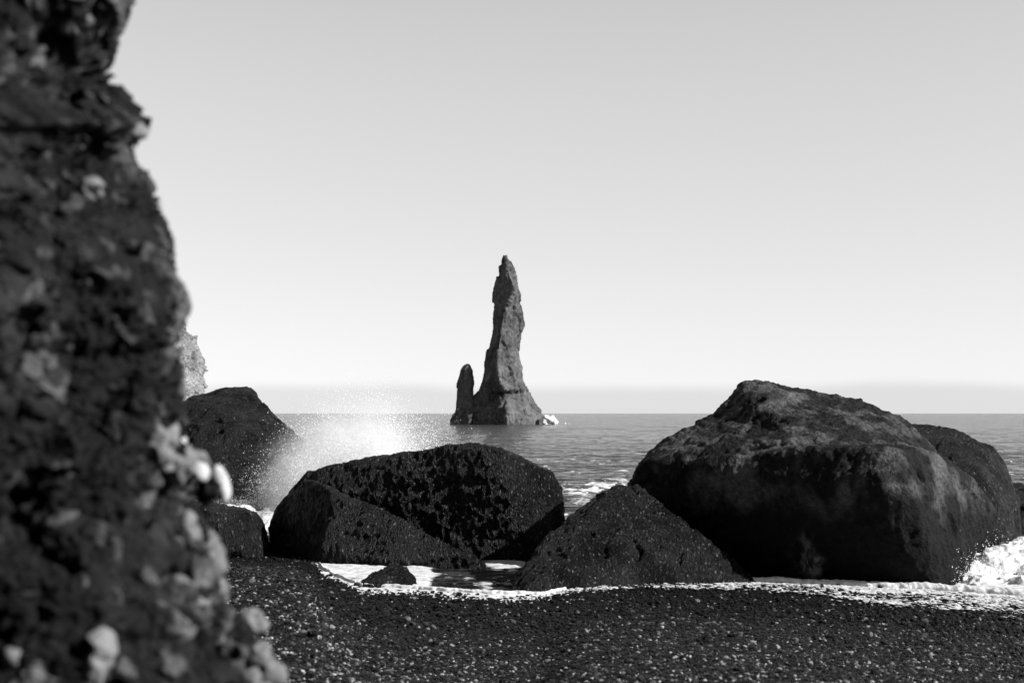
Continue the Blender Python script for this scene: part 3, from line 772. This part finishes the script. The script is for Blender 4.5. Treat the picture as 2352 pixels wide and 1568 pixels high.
stone(420, 1015, 2.97, 8, 13, 0.02, M_sunlit, 560, .3, 'sunlit_nub')

# ------------------------------------------------------------------ unseen cliff behind and left of the camera, added to block sky light
def add_sky_blocker():
    pth = [(-9, -2), (-16, -1), (-22, -8), (-12, -14), (6, -17), (26, -19), (60, -24)]
    pts = np.array(pth, float)
    seg = np.linspace(0, len(pth) - 1, 160)
    x = np.interp(seg, range(len(pth)), pts[:, 0]); y = np.interp(seg, range(len(pth)), pts[:, 1])
    hz = np.linspace(-1, 30, 80)
    Xc, Zc = np.meshgrid(x, hz); Yc, _ = np.meshgrid(y, hz)
    c = np.stack([Xc, Yc, Zc], -1).reshape(-1, 3)
    c[:, 1] -= c[:, 2] * 0.12
    c += (1.6 * fbm(c * 0.15, 4, 601))[:, None] * np.array([0.4, 1, 0.0])
    me = np_mesh('sky_blocker_mesh', c, grid_faces(len(hz), len(x)))
    o = link('sky_blocker_cliff', me, M_stack)
    tag(o, kind='structure')
add_sky_blocker()

# ------------------------------------------------------------------ spray and splash
OCT_V = np.array([(1, 0, 0), (-1, 0, 0), (0, 1, 0), (0, -1, 0), (0, 0, 1), (0, 0, -1)], float)
OCT_F = np.array([(0, 2, 4), (2, 1, 4), (1, 3, 4), (3, 0, 4), (2, 0, 5), (1, 2, 5), (3, 1, 5), (0, 3, 5)])
def drops(name, pts, size, mat, label):
    n = len(pts)
    V = (pts[:, None, :] + OCT_V[None] * size[:, None, None]).reshape(-1, 3)
    F = (OCT_F[None] + (np.arange(n) * 6)[:, None, None]).reshape(-1, 3)
    me = np_mesh(name, V, F)
    return tag(link(name, me, mat), label, 'spray', kind='stuff')
M_drop = bpy.data.materials.new('water_drops'); M_drop.use_nodes = True
bd = M_drop.node_tree.nodes['Principled BSDF']; bd.inputs['Base Color'].default_value = (0.9, 0.9, 0.9, 1); bd.inputs['Roughness'].default_value = 0.3
bd.inputs['Transmission Weight'].default_value = 0.0
def spray_pts(n, cx, cy, sx_, sy_, D0, D1, tilt=0.0, up=1.0):
    a = rng.normal(0, 1, n); b = rng.normal(0, 1, n)
    px = cx + a * sx_ + tilt * b * sy_
    py = cy + b * sy_
    Dv = rng.uniform(D0, D1, n)
    return P(px, py, Dv)
pts = np.concatenate([spray_pts(60000, 820, 1070, 75, 45, 33, 39), spray_pts(40000, 700, 1105, 38, 40, 34, 39.5, -0.3), spray_pts(30000, 850, 1005, 70, 42, 33, 39), spray_pts(12000, 930, 1020, 50, 30, 33, 39),
                      spray_pts(60000, 680, 1110, 42, 42, 34.5, 39.5, -0.2), spray_pts(35000, 830, 1045, 75, 42, 32.5, 34.5), spray_pts(6000, 560, 1158, 60, 9, 36, 39.5), spray_pts(16000, 640, 1150, 22, 25, 35, 39.5), spray_pts(5000, 830, 930, 60, 28, 33, 39)])
keep = (pts[:, 2] > 0.0) & (fbm(pts * np.array([0.9, 0.9, 0.7]), 3, 701) + 0.22 > rng.random(len(pts)) * 0.45)
pts = pts[keep]
drops('spray_drops', pts, 0.004 + 0.010 * rng.random(len(pts)) ** 6, M_drop, 'fine white droplets of spray flying up behind the centre boulder')

# mist volume of the same burst
def mist(name, centre, size, dens, seed, label):
    bm = bmesh.new()
    bmesh.ops.create_icosphere(bm, subdivisions=4, radius=1.0, matrix=Matrix.Diagonal((size[0], size[1], size[2], 1)))
    me = bpy.data.meshes.new(name); bm.to_mesh(me); bm.free()
    m = bpy.data.materials.new(name); m.use_nodes = True
    t = m.node_tree; N = t.nodes; L = t.links
    N.remove(N['Principled BSDF'])
    v = N.new('ShaderNodeVolumePrincipled'); v.inputs['Color'].default_value = (0.995, 0.995, 0.995, 1); v.inputs['Anisotropy'].default_value = 0.2
    co = N.new('ShaderNodeTexCoord')
    mp = N.new('ShaderNodeMapping'); mp.inputs['Scale'].default_value = tuple(1 / s for s in size); L.new(co.outputs['Object'], mp.inputs['Vector'])
    ln = N.new('ShaderNodeVectorMath'); ln.operation = 'LENGTH'; L.new(mp.outputs[0], ln.inputs[0])
    fo = N.new('ShaderNodeMapRange'); fo.interpolation_type = 'SMOOTHERSTEP'; fo.inputs['From Min'].default_value = 1.0; fo.inputs['From Max'].default_value = 0.1; L.new(ln.outputs['Value'], fo.inputs['Value'])
    n = N.new('ShaderNodeTexNoise'); n.inputs['Scale'].default_value = 0.8; n.inputs['Detail'].default_value = 4; L.new(co.outputs['Object'], n.inputs['Vector'])
    r = N.new('ShaderNodeMapRange'); r.inputs['From Min'].default_value = 0.25; r.inputs['From Max'].default_value = 0.7; L.new(n.outputs['Fac'], r.inputs['Value'])
    mu = N.new('ShaderNodeMath'); mu.operation = 'MULTIPLY'; L.new(fo.outputs[0], mu.inputs[0]); L.new(r.outputs[0], mu.inputs[1])
    m2 = N.new('ShaderNodeMath'); m2.operation = 'MULTIPLY'; L.new(mu.outputs[0], m2.inputs[0]); m2.inputs[1].default_value = dens
    L.new(m2.outputs[0], v.inputs['Density']); L.new(v.outputs[0], N['Material Output'].inputs['Volume'])
    o = link(name, me, m); o.location = centre
    return tag(o, label, 'spray', kind='stuff')
mist('spray_mist', tuple(P(795, 1085, 36.5)), (2.6, 1.8, 1.9), 3.2, 1, 'soft white cloud of sea spray bursting between left and centre boulders')
mist('spray_mist', tuple(P(830, 1000, 36.0)), (2.0, 1.4, 1.6), 0.8, 1, 'thin upper plume of the spray, drifting up against the pale sky')
mist('spray_mist', tuple(P(690, 1125, 37.5)), (1.35, 1.0, 1.25), 5.0, 1, 'low white spray at the right foot of the far left boulder')

bm = bmesh.new()
for (px, py, D_, r_) in ((480, 1172, 34, .22), (520, 1170, 34, .2), (560, 1174, 34.2, .24), (595, 1186, 34.2, .28), (622, 1198, 34, .34), (640, 1185, 34.6, .36), (615, 1215, 33.4, .26), (665, 1180, 35, .4)):
    bmesh.ops.create_icosphere(bm, subdivisions=3, radius=r_, matrix=Matrix.Translation(Vector(P(px, py, D_))) @ Matrix.Diagonal((1.4, 1, .6, 1)))
me = remesh(bm, 0.03, 2)
displace(me, [lambda c: 0.12 * fbm(c * 2.2, 3, 821), lambda c: 0.05 * fbm(c * 8, 4, 825)])
tag(link('breaking_wave', me, M_foam), 'white surf running in behind the low left rock', 'surf', kind='stuff')

# splash of white water at the right edge
bm = bmesh.new()
for (px, py, D_, r_) in ((2200, 1325, 25.6, 0.28), (2230, 1320, 25.9, 0.34), (2270, 1300, 26.3, 0.42), (2310, 1290, 26.6, 0.5), (2350, 1285, 26.8, 0.55), (2400, 1270, 27, 0.6), (2460, 1270, 27, 0.7), (2540, 1285, 27, 0.7),
                         (2200, 1355, 24.8, 0.22), (2260, 1350, 25, 0.3), (2330, 1350, 25, 0.36), (2400, 1350, 25, 0.4), (2500, 1360, 25, 0.4), (2320, 1268, 27.6, .3), (2360, 1258, 27.6, .3)):
    c = P(px, py, D_)
    bmesh.ops.create_icosphere(bm, subdivisions=3, radius=r_, matrix=Matrix.Translation(Vector(c)) @ Matrix.Diagonal((1.3, 1, .55, 1)))
me = remesh(bm, 0.028, 2)
displace(me, [lambda c: 0.16 * fbm(c * 1.8, 3, 801), lambda c: 0.07 * fbm(c * 6, 4, 805) + 0.035 * (0.5 - worley(c * 9, 809)[0])])
tag(link('breaking_wave', me, M_foam), 'churning white breaker at the right edge beside the big boulder', 'surf', kind='stuff')
pts = np.concatenate([spray_pts(2500, 2290, 1300, 60, 26, 25, 27), spray_pts(1500, 2230, 1330, 40, 20, 24.6, 26)])
pts = pts[pts[:, 2] > 0]
drops('splash_drops', pts, 0.004 + 0.009 * rng.random(len(pts)) ** 3, M_drop, 'scattered white droplets thrown up by the breaker at the right edge')
print('SCENE READY')
